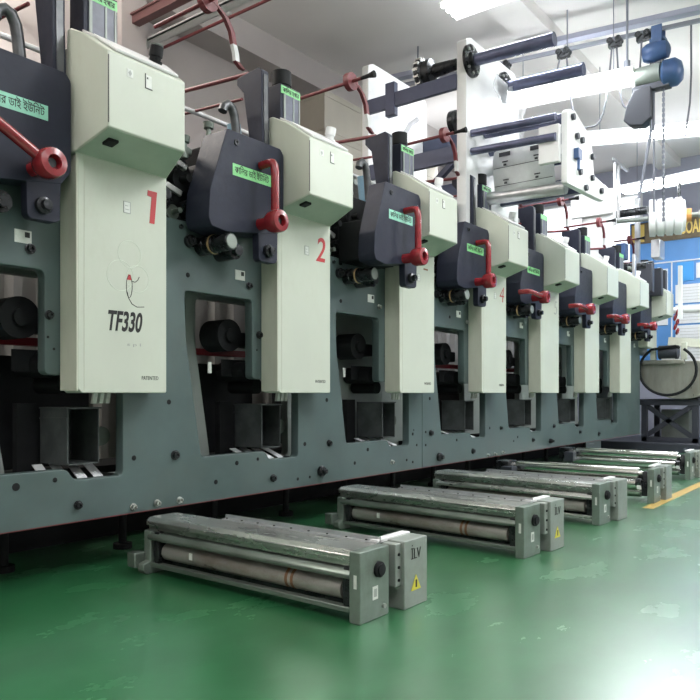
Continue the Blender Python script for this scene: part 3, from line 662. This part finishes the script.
# crumpled clear film on the mandrel plate
fm = MB(); N = 9; rows = []
for a in range(N):
    rows.append([fm.v((5.72+.6*a/(N-1), 2.80+random.uniform(-.05, .05), 3.62-.55*b/(N-1)+.04*math.sin(a*1.3)+random.uniform(-.02, .02))) for b in range(N)])
for a in range(N-1):
    for b in range(N-1): fm.bm.faces.new((rows[a][b], rows[a+1][b], rows[a+1][b+1], rows[a][b+1]))
fo = fm.build('plastic_film', M['film'], T)
fo.modifiers.new('Sub', 'SUBSURF').levels = 1
# tape hanging in the stand
MB().tube([(5.60, 3.5, 3.35), (5.55, 3.55, 3.30), (5.50, 3.6, 3.18), (5.49, 3.62, 3.0)], .022, 8).build('film_tail', M['film'], T)
MB().box(5.47, 5.49, 3.60, 3.66, 2.6, 3.02).build('tan_strap', M['tan'], T)
MB().lathe((5.52, 3.10, 3.20), (0, -1, 0), [(0, .10), (.05, .10), (.051, 0)], 20).build('black_pulley', M['blackmet'], T)

# ------------------------------------------------------------------ rewind tower at the far end
BASE = Vector((9.7, 3.2, 2.3))
T = thing('rewind_tower', BASE, 'white post tower with rollers above the farthest printing units', 'rewinding tower')
MB().box(9.6, 9.68, 3.0, 3.42, 1.9, 3.55).build('white_panel', M['white'], T, .02)
MB().prism([(3.0, 3.2), (3.55, 3.2), (3.55, 3.45), (3.4, 3.6), (3.1, 3.6), (2.85, 3.3)], 'x', 9.55, 9.6).build('panel_head', M['white'], T, .01)
MB().box(10.3, 10.36, 2.86, 2.92, 1.95, 3.55).build('post', M['silver'], T)
MB().box(10.9, 10.96, 2.45, 2.5, 1.9, 2.65).build('white_post', M['white'], T)
MB().box(9.9, 10.9, 2.86, 2.90, 2.5, 2.54).build('cross_bar', M['boxgrey'], T)
for (x, z, r, L) in ((9.75, 3.22, .05, .5), (10.1, 2.55, .06, .4), (10.4, 2.62, .05, .4), (10.7, 2.5, .07, .35), (10.9, 2.42, .06, .35)):
    MB().cyl((x, 3.1, z), (x, 3.1-L, z), r, 20).build('guide_roller', M['blackmet'], T)
MB().box(9.98, 10.12, 2.95, 3.08, 2.66, 2.88).build('blue_drive', M['blue'], T, .01)
MB().box(10.35, 10.6, 2.6, 2.72, 2.70, 2.95).build('bracket', M['silver'], T, .01)
for x in (10.05, 10.5, 10.72): MB().box(x, x+.1, 2.62, 2.8, 2.2, 2.58).build('dark_case', M['basedark'], T, .01)
for x in (9.4, 10.58): MB().box(x, x+.06, 2.66, 2.7, 2.25, 2.6).build('grey_case', M['silver'], T, .01)
MB().box(9.35, 9.95, 2.9, 2.93, 3.82, 3.86).box(9.40, 9.43, 2.9, 2.93, 3.0, 3.82).box(9.55, 9.58, 2.9, 2.93, 3.1, 3.82).build('hanger_frame', M['silver'], T)
# ribbed roll
BASE = Vector((10.08, 2.45, 3.17))
T2 = thing('ribbed_roll', BASE, 'white ribbed roll with orange core on a shaft in front of the blue board', 'roll')
pr = [(-.22, .10)]
for k in range(4): pr += [(-.21+k*.105, .24), (-.14+k*.105, .245), (-.125+k*.105, .21)]
pr += [(.22, .2), (.235, .09)]
MB().lathe((10.08, 2.45, 3.17), (.25, -1, 0), pr, 32).build('roll_body', M['white'], T2)
MB().lathe((10.08+.05, 2.45-.22, 3.17), (.25, -1, 0), [(0, .085), (.07, .085), (.072, 0)], 20).build('core', M['orange'], T2)
MB().lathe((10.08-.15, 2.45+.6, 3.17), (.25, -1, 0), [(0, .03), (1.0, .03), (1.002, .05), (1.03, .05), (1.032, 0)], 16).build('shaft', M['boxgrey'], T2)
MB().tube([(10.10, 2.30, 3.19), (10.1, 2.3, 3.6)], .02, 8).build('hanger', M['blackmet'], T2)

# ------------------------------------------------------------------ ceiling fixtures
def fixture(name, a, b, wd, label, hang=None, group='fluorescent ceiling fixtures'):
    global BASE
    a = Vector(a); b = Vector(b); BASE = (a+b)/2
    T = thing(name, BASE, label, 'ceiling light', group)
    d = (b-a).normalized(); s_ = d.cross(Vector((0, 0, 1)))
    h = MB(); h.beam(a+Vector((0, 0, .045)), b+Vector((0, 0, .045)), wd*.5, .05); h.build('housing', M['white'], T)
    q = MB()
    for sg in (-1, 1):
        A = [a+s_*sg*wd*.22+Vector((0, 0, .03)), a+s_*sg*wd*.5-Vector((0, 0, .03)), b+s_*sg*wd*.5-Vector((0, 0, .03)), b+s_*sg*wd*.22+Vector((0, 0, .03))]
        q.hexa(A+[p+Vector((0, 0, .008)) for p in A])
    q.build('reflector', M['reflector'], T)
    for o_ in (-.3, 0, .3):
        MB().cyl(a+s_*wd*o_, b+s_*wd*o_, .024, 12).build('tube', M['tube'], T)
    top = hang or H
    for t in (.15, .85):
        p = a.lerp(b, t); MB().cyl(p+Vector((0, 0, .05)), (p.x, p.y, top), .005, 6).build('hanger_rod', M['rail'], T)
    return T
fixture('fluorescent_light', (7.24, 2.05, 3.93), (7.24, 3.41, 4.0), .34, 'bright fluorescent fixture hanging left of the blue hoist')
fixture('fluorescent_light', (8.57, 3.10, 3.90), (9.20, 1.50, 3.90), .34, 'long bright fluorescent fixture hanging behind the hoist chains')
fixture('fluorescent_light', (11.0, 3.3, 3.86), (10.8, 1.8, 3.86), .36, 'farthest fluorescent fixture, hanging near the end wall above the board')
fixture('fluorescent_light', (6.05, 2.15, 4.52), (6.05, 3.45, 4.52), .34, 'fluorescent fixture near the ceiling at the top edge of the photo')

# ------------------------------------------------------------------ crane rail, trolleys, hoist
BASE = Vector((7.2, 2.5, 4.4))
T = thing('crane_rail', BASE, 'slim overhead rail carrying the festoon cable and the hoist', 'crane rail')
a, b = Vector((6.80, 4.9, 4.35)), Vector((7.62, 0.0, 4.35))
MB().beam(a, b, .035, .035).build('rail_beam', M['rail'], T)
MB().beam(a+Vector((.12, 0, .16)), b+Vector((.12, 0, .16)), .10, .05).build('upper_beam', M['wall2'], T)
for t in (.12, .45, .80): p = a.lerp(b, t); MB().box(p.x-.006, p.x+.006, p.y-.006, p.y+.006, 4.36, H).build('drop_rod', M['rail'], T)
def railp(px):
    k = (px-350)/720
    for n in range(400):
        p = a.lerp(b, n/400)
        if (p.x*.6074-p.y*.7944)/(p.x*.7944+p.y*.6074) > k: return p
    return b
trol = []
for px in (503, 563, 615, 643):
    p = railp(px); BASE = p.copy()
    q = MB().box(p.x-.03, p.x+.03, p.y-.06, p.y+.06, p.z-.08, p.z-.03)
    for dy in (-.04, .04): q.cyl((p.x-.05, p.y+dy, p.z-.02), (p.x+.05, p.y+dy, p.z-.02), .03, 14)
    tag(q.build('cable_trolley', M['blackmet']), {503: 'cable trolley on the overhead rail, leftmost of four', 563: 'cable trolley on the overhead rail above the bright fixture, second from left',
        615: 'cable trolley on the rail beside the vertical conduit', 643: 'cable trolley on the rail, next to the blue hoist'}[px], 'cable trolley', 'cable trolleys on the rail')
    trol.append(p)
for n, (p, q, sag) in enumerate(zip(trol, trol[1:], (.35, .75, .62))):
    BASE = (p+q)/2
    pts = []
    for k in range(17):
        t = k/16; s = (2*t-1)
        x = p.lerp(q, .06+.88*(t if True else t)); pts.append((x.x, x.y, x.z-.08-sag*(1-s**4)))
    tag(MB().tube(pts, .009, 8).build('festoon_cable', M['cable']), ['short cable loop hanging under the rail, left of the bright fixture', 'middle loop of festoon cable drooping over the bright fixture', 'deep cable loop hanging beside the blue hoist'][n], 'cable', 'festoon cable loops')
hp = railp(656); BASE = Vector((hp.x, hp.y, 3.5))
T = thing('chain_hoist', (hp.x, hp.y, 3.5), 'blue electric chain hoist hanging from the overhead rail at upper right', 'hoist')
x, y = hp.x, hp.y
MB().box(x-.055, x+.055, y-.08, y+.06, 4.22, 4.26).box(x-.07, x-.055, y-.06, y+.04, 4.2, 4.37).box(x+.055, x+.07, y-.06, y+.04, 4.2, 4.37).build('trolley', M['blue'], T, .006)
MB().lathe((x-.02, y+.12, 4.13), (0, -1, 0), [(0, .07), (.04, .09), (.1, .10), (.16, .09), (.22, .08), (.24, .04), (.25, 0)], 24).build('travel_motor', M['blue'], T)
MB().lathe((x, y+.20, 3.92), (0, -1, 0), [(0, .08), (.01, .10), (.24, .105), (.25, .05)], 28).build('hoist_motor', M['boxgrey'], T)
MB().lathe((x, y-.05, 3.90), (0, -1, 0), [(0, .10), (.02, .13), (.12, .13), (.17, .09), (.19, 0)], 24).build('gear_case', M['blue'], T)
MB().box(x-.03, x+.03, y-.06, y+.06, 3.99, 4.22).build('hook_block', M['blackmet'], T, .005)
MB().box(x-.06, x+.06, y-.12, y+.22, 3.77, 3.83).build('bracket', M['basedark'], T, .004)
cb = MB(); cb.prism([(y+.04, 3.80), (y+.20, 3.80), (y+.27, 3.66), (y+.30, 3.52), (y+.24, 3.46), (y+.12, 3.44), (y+.04, 3.50)], 'x', x-.07, x+.07)
cb.build('chain_bag', M['basedark'], T, .01)
g = MB(); z = 3.80
while z > 2.55:
    g.box(x-.010, x+.010, y-.062, y-.052, z-.035, z); g.box(x-.003, x+.003, y-.07, y-.044, z-.055, z-.02); z -= .05
g.build('load_chain', M['rail'], T)
MB().tube([(x, y+.05, 3.78), (x, y+.055, 3.4), (x-.03, y+.16, 2.75)], .016, 8).build('control_cable', M['rail'], T)
MB().tube([(x, y+.03, 3.78), (x, y+.03, 2.6)], .010, 8).build('hand_chain', M['rail'], T)
BASE = Vector((7.05, 1.9, 4.3))
tag(MB().cyl((7.16, 2.10, 4.05), (7.16, 2.10, H), .012, 10).cyl((7.16, 2.10, 4.0), (7.16, 2.10, 4.06), .03, 12).build('vertical_conduit', M['rail']), 'thin vertical conduit dropping from the ceiling past the rail', 'conduit')
BASE = Vector((7.6, .9, 4.0))
tag(MB().tube([(8.2, 1.75, H), (8.2, 1.75, 4.2), (8.19, 1.76, 3.9), (8.16, 1.80, 3.55)], .010, 8).build('hanging_cable', M['cable']), 'thin dark cable hanging from the ceiling at the right edge', 'cable')

# left ceiling beam, red pipe, cable tray
BASE = Vector((4.0, 5.0, 4.2))
tag(MB().box(3.96, 4.04, 3.3, 5.80, 4.18, 4.25).box(3.94, 4.06, 3.3, 5.80, 4.25, 4.265).build('steel_beam', M['purple']), 'dark red-brown steel beam under the ceiling at upper left', 'beam')
BASE = Vector((4.3, 5.0, 4.1))
tag(MB().cyl((4.45, 5.80, 4.2), (4.45, 3.0, 4.2), .014, 10).build('red_pipe', M['maroon']), 'thin red pipe crossing under the ceiling at upper left', 'pipe')
BASE = Vector((4.2, 5.6, 4.1))
tag(MB().box(4.14, 4.24, 4.2, 5.80, 4.10, 4.115).box(4.14, 4.147, 4.2, 5.80, 4.10, 4.13).box(4.233, 4.24, 4.2, 5.80, 4.10, 4.13).build('cable_tray', M['white']), 'pale cable tray hanging under the dark beam at upper left', 'cable tray')
BASE = Vector((3.55, 3.6, 3.5))
# cartons stacked on top shelf by the back wall
BASE = Vector((7.2, 5.2, 0))
t_ = thing('storage_rack', (7.2, 5.2, 0), 'storage rack by the back wall, seen above the second unit', 'rack')
for xx in (6.0, 8.4):
    for yy in (4.95, 5.4): MB().box(xx, xx+.06, yy, yy+.05, 0, 3.28).build('upright', M['boxgrey'], t_)
MB().box(6.0, 8.46, 4.92, 5.44, 3.22, 3.28).build('shelf', M['boxgrey'], t_)
lab = ['beige carton on the rack, at its left end, lower row', 'beige carton in the middle of the lower row on the rack', 'beige carton at the right end of the lower row on the rack',
       'beige carton on the rack, left one of the upper row', 'beige carton on the rack, middle of the upper row', 'beige carton on the rack, right one of the upper row']
n = 0
for r_ in range(2):
    for k in range(3):
        x0 = 6.02+k*.81; z0 = 3.28+r_*.43; BASE = Vector((x0+.4, 5.18, z0))
        o = MB().box(x0, x0+.78, 4.95, 5.42, z0, z0+.42).box(x0-.004, x0+.784, 4.945, 5.425, z0+.36, z0+.425).build('carton', M['cardboard'], None, .004)
        tag(o, lab[n], 'carton', 'cartons on the rack'); n += 1

# ------------------------------------------------------------------ end wall board
BASE = Vector((12.95, 2.0, 2.6))
T = thing('wall_board', (12.95, 2.0, 2.6), 'large blue notice board with gold letters on the end wall', 'notice board')
MB().box(12.93, 12.99, .2, 3.75, 1.35, 3.80).build('backing', M['boardblue'], T, .01)
MB().box(12.915, 12.93, .3, 3.72, 3.42, 3.78).build('header', M['brown'], T)
text('board_lettering', 'BOARD', .30, (12.912, 2.69, 3.60), M['gold'], T, face='-x', depth=.006, width=.44, bold=.006)
MB().box(12.912, 12.916, 3.5, 3.70, 3.45, 3.75).build('gold_patch', M['gold'], T)
MB().box(12.915, 12.935, .3, 3.6, 3.05, 3.07).box(12.915, 12.935, 3.05, 3.07, 1.4, 3.07).box(12.915, 12.935, 2.2, 2.22, 1.4, 3.07).build('white_frame', M['white'], T)
MB().box(12.912, 12.925, 2.72, 2.98, 2.72, 3.03).build('sky_blue_sheet', M['skyblue'], T)
MB().box(12.912, 12.925, 2.30, 2.68, 2.75, 3.0).build('paper_sheet', M['paper'], T)
for k in range(4):
    z = 2.66-k*.34
    MB().box(12.912, 12.925, 2.45, 3.0, z-.31, z).build('paper_sheet', M['paper'], T)
    g = MB()
    for q in range(5): g.box(12.909, 12.913, 2.55, 2.93, z-.06-q*.05, z-.055-q*.05)
    g.build('paper_lines', M['grey_st'], T)
    MB().box(12.912, 12.925, 1.9, 2.38, z-.31, z).build('paper_sheet', M['paper'], T)
MB().box(12.912, 12.925, 3.12, 3.5, 2.0, 2.95).build('paper_sheet', M['paper'], T)
BASE = Vector((12.0, 2.3, 2.1))
tag(MB().cyl((11.6, 3.0, 2.10), (11.75, 1.7, 2.10), .05, 20).build('white_tube', M['white']), 'white horizontal tube in front of the notice board', 'tube')

# ------------------------------------------------------------------ end machine: base, trough, hose
BASE = Vector((11.9, 2.6, 0))
tag(MB().box(10.95, 12.7, 1.9, 3.6, 0, .13).build('low_platform', M['basedark'], None, .01), 'low dark platform on the floor at the far end of the press', 'platform')
BASE = Vector((11.6, 2.7, .13))
T = thing('wetting_trough', BASE, 'large curved steel trough on a dark X-braced base beside the last unit', 'trough')
for (y0, y1) in ((2.30, 2.38), (3.0, 3.08)):
    for x0 in (11.2, 11.9): MB().box(x0, x0+.08, y0, y1, .13, .74).build('leg', M['basedark'], T, .004)
MB().box(11.19, 11.99, 2.26, 3.10, .67, .76).build('top_frame', M['basedark'], T, .004)
MB().box(11.2, 11.28, 2.30, 3.08, .13, .20).build('bottom_rail', M['basedark'], T, .004)
MB().beam((11.24, 2.36, .20), (11.24, 3.04, .68), .04, .07).build('brace', M['basedark'], T)
MB().beam((11.24, 3.04, .20), (11.24, 2.36, .68), .04, .07).build('brace', M['basedark'], T)
MB().box(11.6, 11.8, 2.5, 2.9, .13, .6).build('inner_pump', M['boxgrey'], T, .01)
tp = []
for k in range(15):
    a_ = math.pi*(1+k/14); tp.append((2.50+.60*math.cos(a_), 1.24+.48*math.sin(a_)))
tp += [(3.10, 1.31), (1.90, 1.31)]
MB().prism(tp, 'x', 11.1, 12.1).build('trough_body', M['drum'], T, .01)
MB().box(11.04, 11.14, 2.45, 3.02, 1.27, 1.33).build('lip', M['drum'], T, .01)
for y in (2.88, 2.46): MB().box(11.06, 11.12, y-.04, y+.04, 1.33, 1.58).build('bracket', M['cover_side'], T, .01)
MB().cyl((11.1, 2.80, 1.44), (11.1, 2.54, 1.44), .10, 24).build('dark_motor', M['basedark'], T)
MB().box(11.06, 11.14, 2.58, 2.76, 1.33, 1.37).build('motor_foot', M['white'], T)
MB().beam((11.4, 2.75, 1.62), (11.7, 1.6, 1.50), .16, .12).build('side_arm', M['cover_side'], T)
pts = []
for k in range(31):
    a_ = R(125+k*9.7); pts.append((10.98, 2.66+.385*math.cos(a_), 1.18+.36*math.sin(a_)))
pts += [(11.0, 2.55, 1.52), (11.06, 2.52, 1.50)]
tag(MB().tube(pts, .02, 10).build('black_hose', M['black']), 'black hose hanging in a big loop over the steel trough', 'hose')
BASE = Vector((12.3, 1.9, 0))
T = thing('work_bench', (12.4, 1.7, 0), 'white bench with tools at the right edge near the end wall', 'bench')
BASE = Vector((12.4, 1.7, 0))
MB().box(12.15, 12.8, .9, 2.05, 1.42, 1.48).build('bench_top', M['white'], T, .005)
for xx in (12.22, 12.72):
    for yy in (.95, 1.95): MB().box(xx, xx+.06, yy, yy+.06, 0, 1.42).build('leg', M['boxgrey'], T)
MB().box(12.15, 12.75, 1.6, 2.0, 1.48, 1.66).build('drawer_case', M['cover_side'], T, .01)
BASE = Vector((11.35, 2.7, 1.9))
g = MB()
for k in range(5): g.torus((11.4, 2.62+.03*(k % 2), 1.76+k*.07), (0, 1, .3), .04, .014, 16)
tag(g.build('red_valve', M['red']), 'cluster of red valve wheels at the right end of the press', 'valve')

# ------------------------------------------------------------------ area lamps added to light the hall, standing in for unseen ceiling fixtures
def area(loc, sx, sy, e, col=(.95, .98, 1.0), up=0):
    for k in range(2 if up else 1):  # second lamp faces up, added to brighten the ceiling
        l = bpy.data.lights.new('hall_fill', 'AREA'); l.shape = 'RECTANGLE'; l.size = sx; l.size_y = sy; l.energy = e*(up if k else 1); l.color = col
        o = bpy.data.objects.new('hall_fill', l); o.location = (loc[0], loc[1], loc[2]+.02*k); o.rotation_euler = (math.pi*k, 0, 0); COL.objects.link(o)
area((0.0, -.6, 4.1), .35, 1.5, 60, up=2.)
area((4.0, 0.2, 4.1), .35, 1.5, 90, up=1.7)
area((7.5, -.5, 4.1), .35, 1.5, 130, up=.25)
area((10.5, .2, 4.1), .35, 1.5, 130, up=.2)
area((2.5, -2.8, 4.1), .35, 1.5, 50, up=1.)
area((8.0, -2.8, 4.1), .35, 1.5, 80, up=1.)
area((-1.0, 3.2, 3.9), .35, 1.3, 60, col=(1, .96, .9), up=1.6)
area((2.4, 4.9, 3.9), .35, 1.3, 50, col=(1, .95, .88), up=1.8)
area((8.6, 4.9, 3.9), .35, 1.3, 25, up=.5)
w = bpy.data.worlds.new('World'); sc.world = w; w.use_nodes = True
w.node_tree.nodes['Background'].inputs['Color'].default_value = (.8, .85, .9, 1)
w.node_tree.nodes['Background'].inputs['Strength'].default_value = .3

# ------------------------------------------------------------------ camera
cam = bpy.data.cameras.new('Camera'); co = bpy.data.objects.new('Camera', cam); COL.objects.link(co)
cam.sensor_fit = 'HORIZONTAL'; cam.sensor_width = 36; cam.lens = 36*720/700
cam.shift_y = 43/700; cam.clip_start = .05
co.location = (0, 0, .85); co.rotation_euler = (R(90), 0, -R(90-37.4))
sc.camera = co
sc.view_settings.view_transform = 'Standard'; sc.view_settings.look = 'None'
sc.view_settings.exposure = -.2; sc.view_settings.gamma = 1; sc.view_settings.use_curve_mapping = False
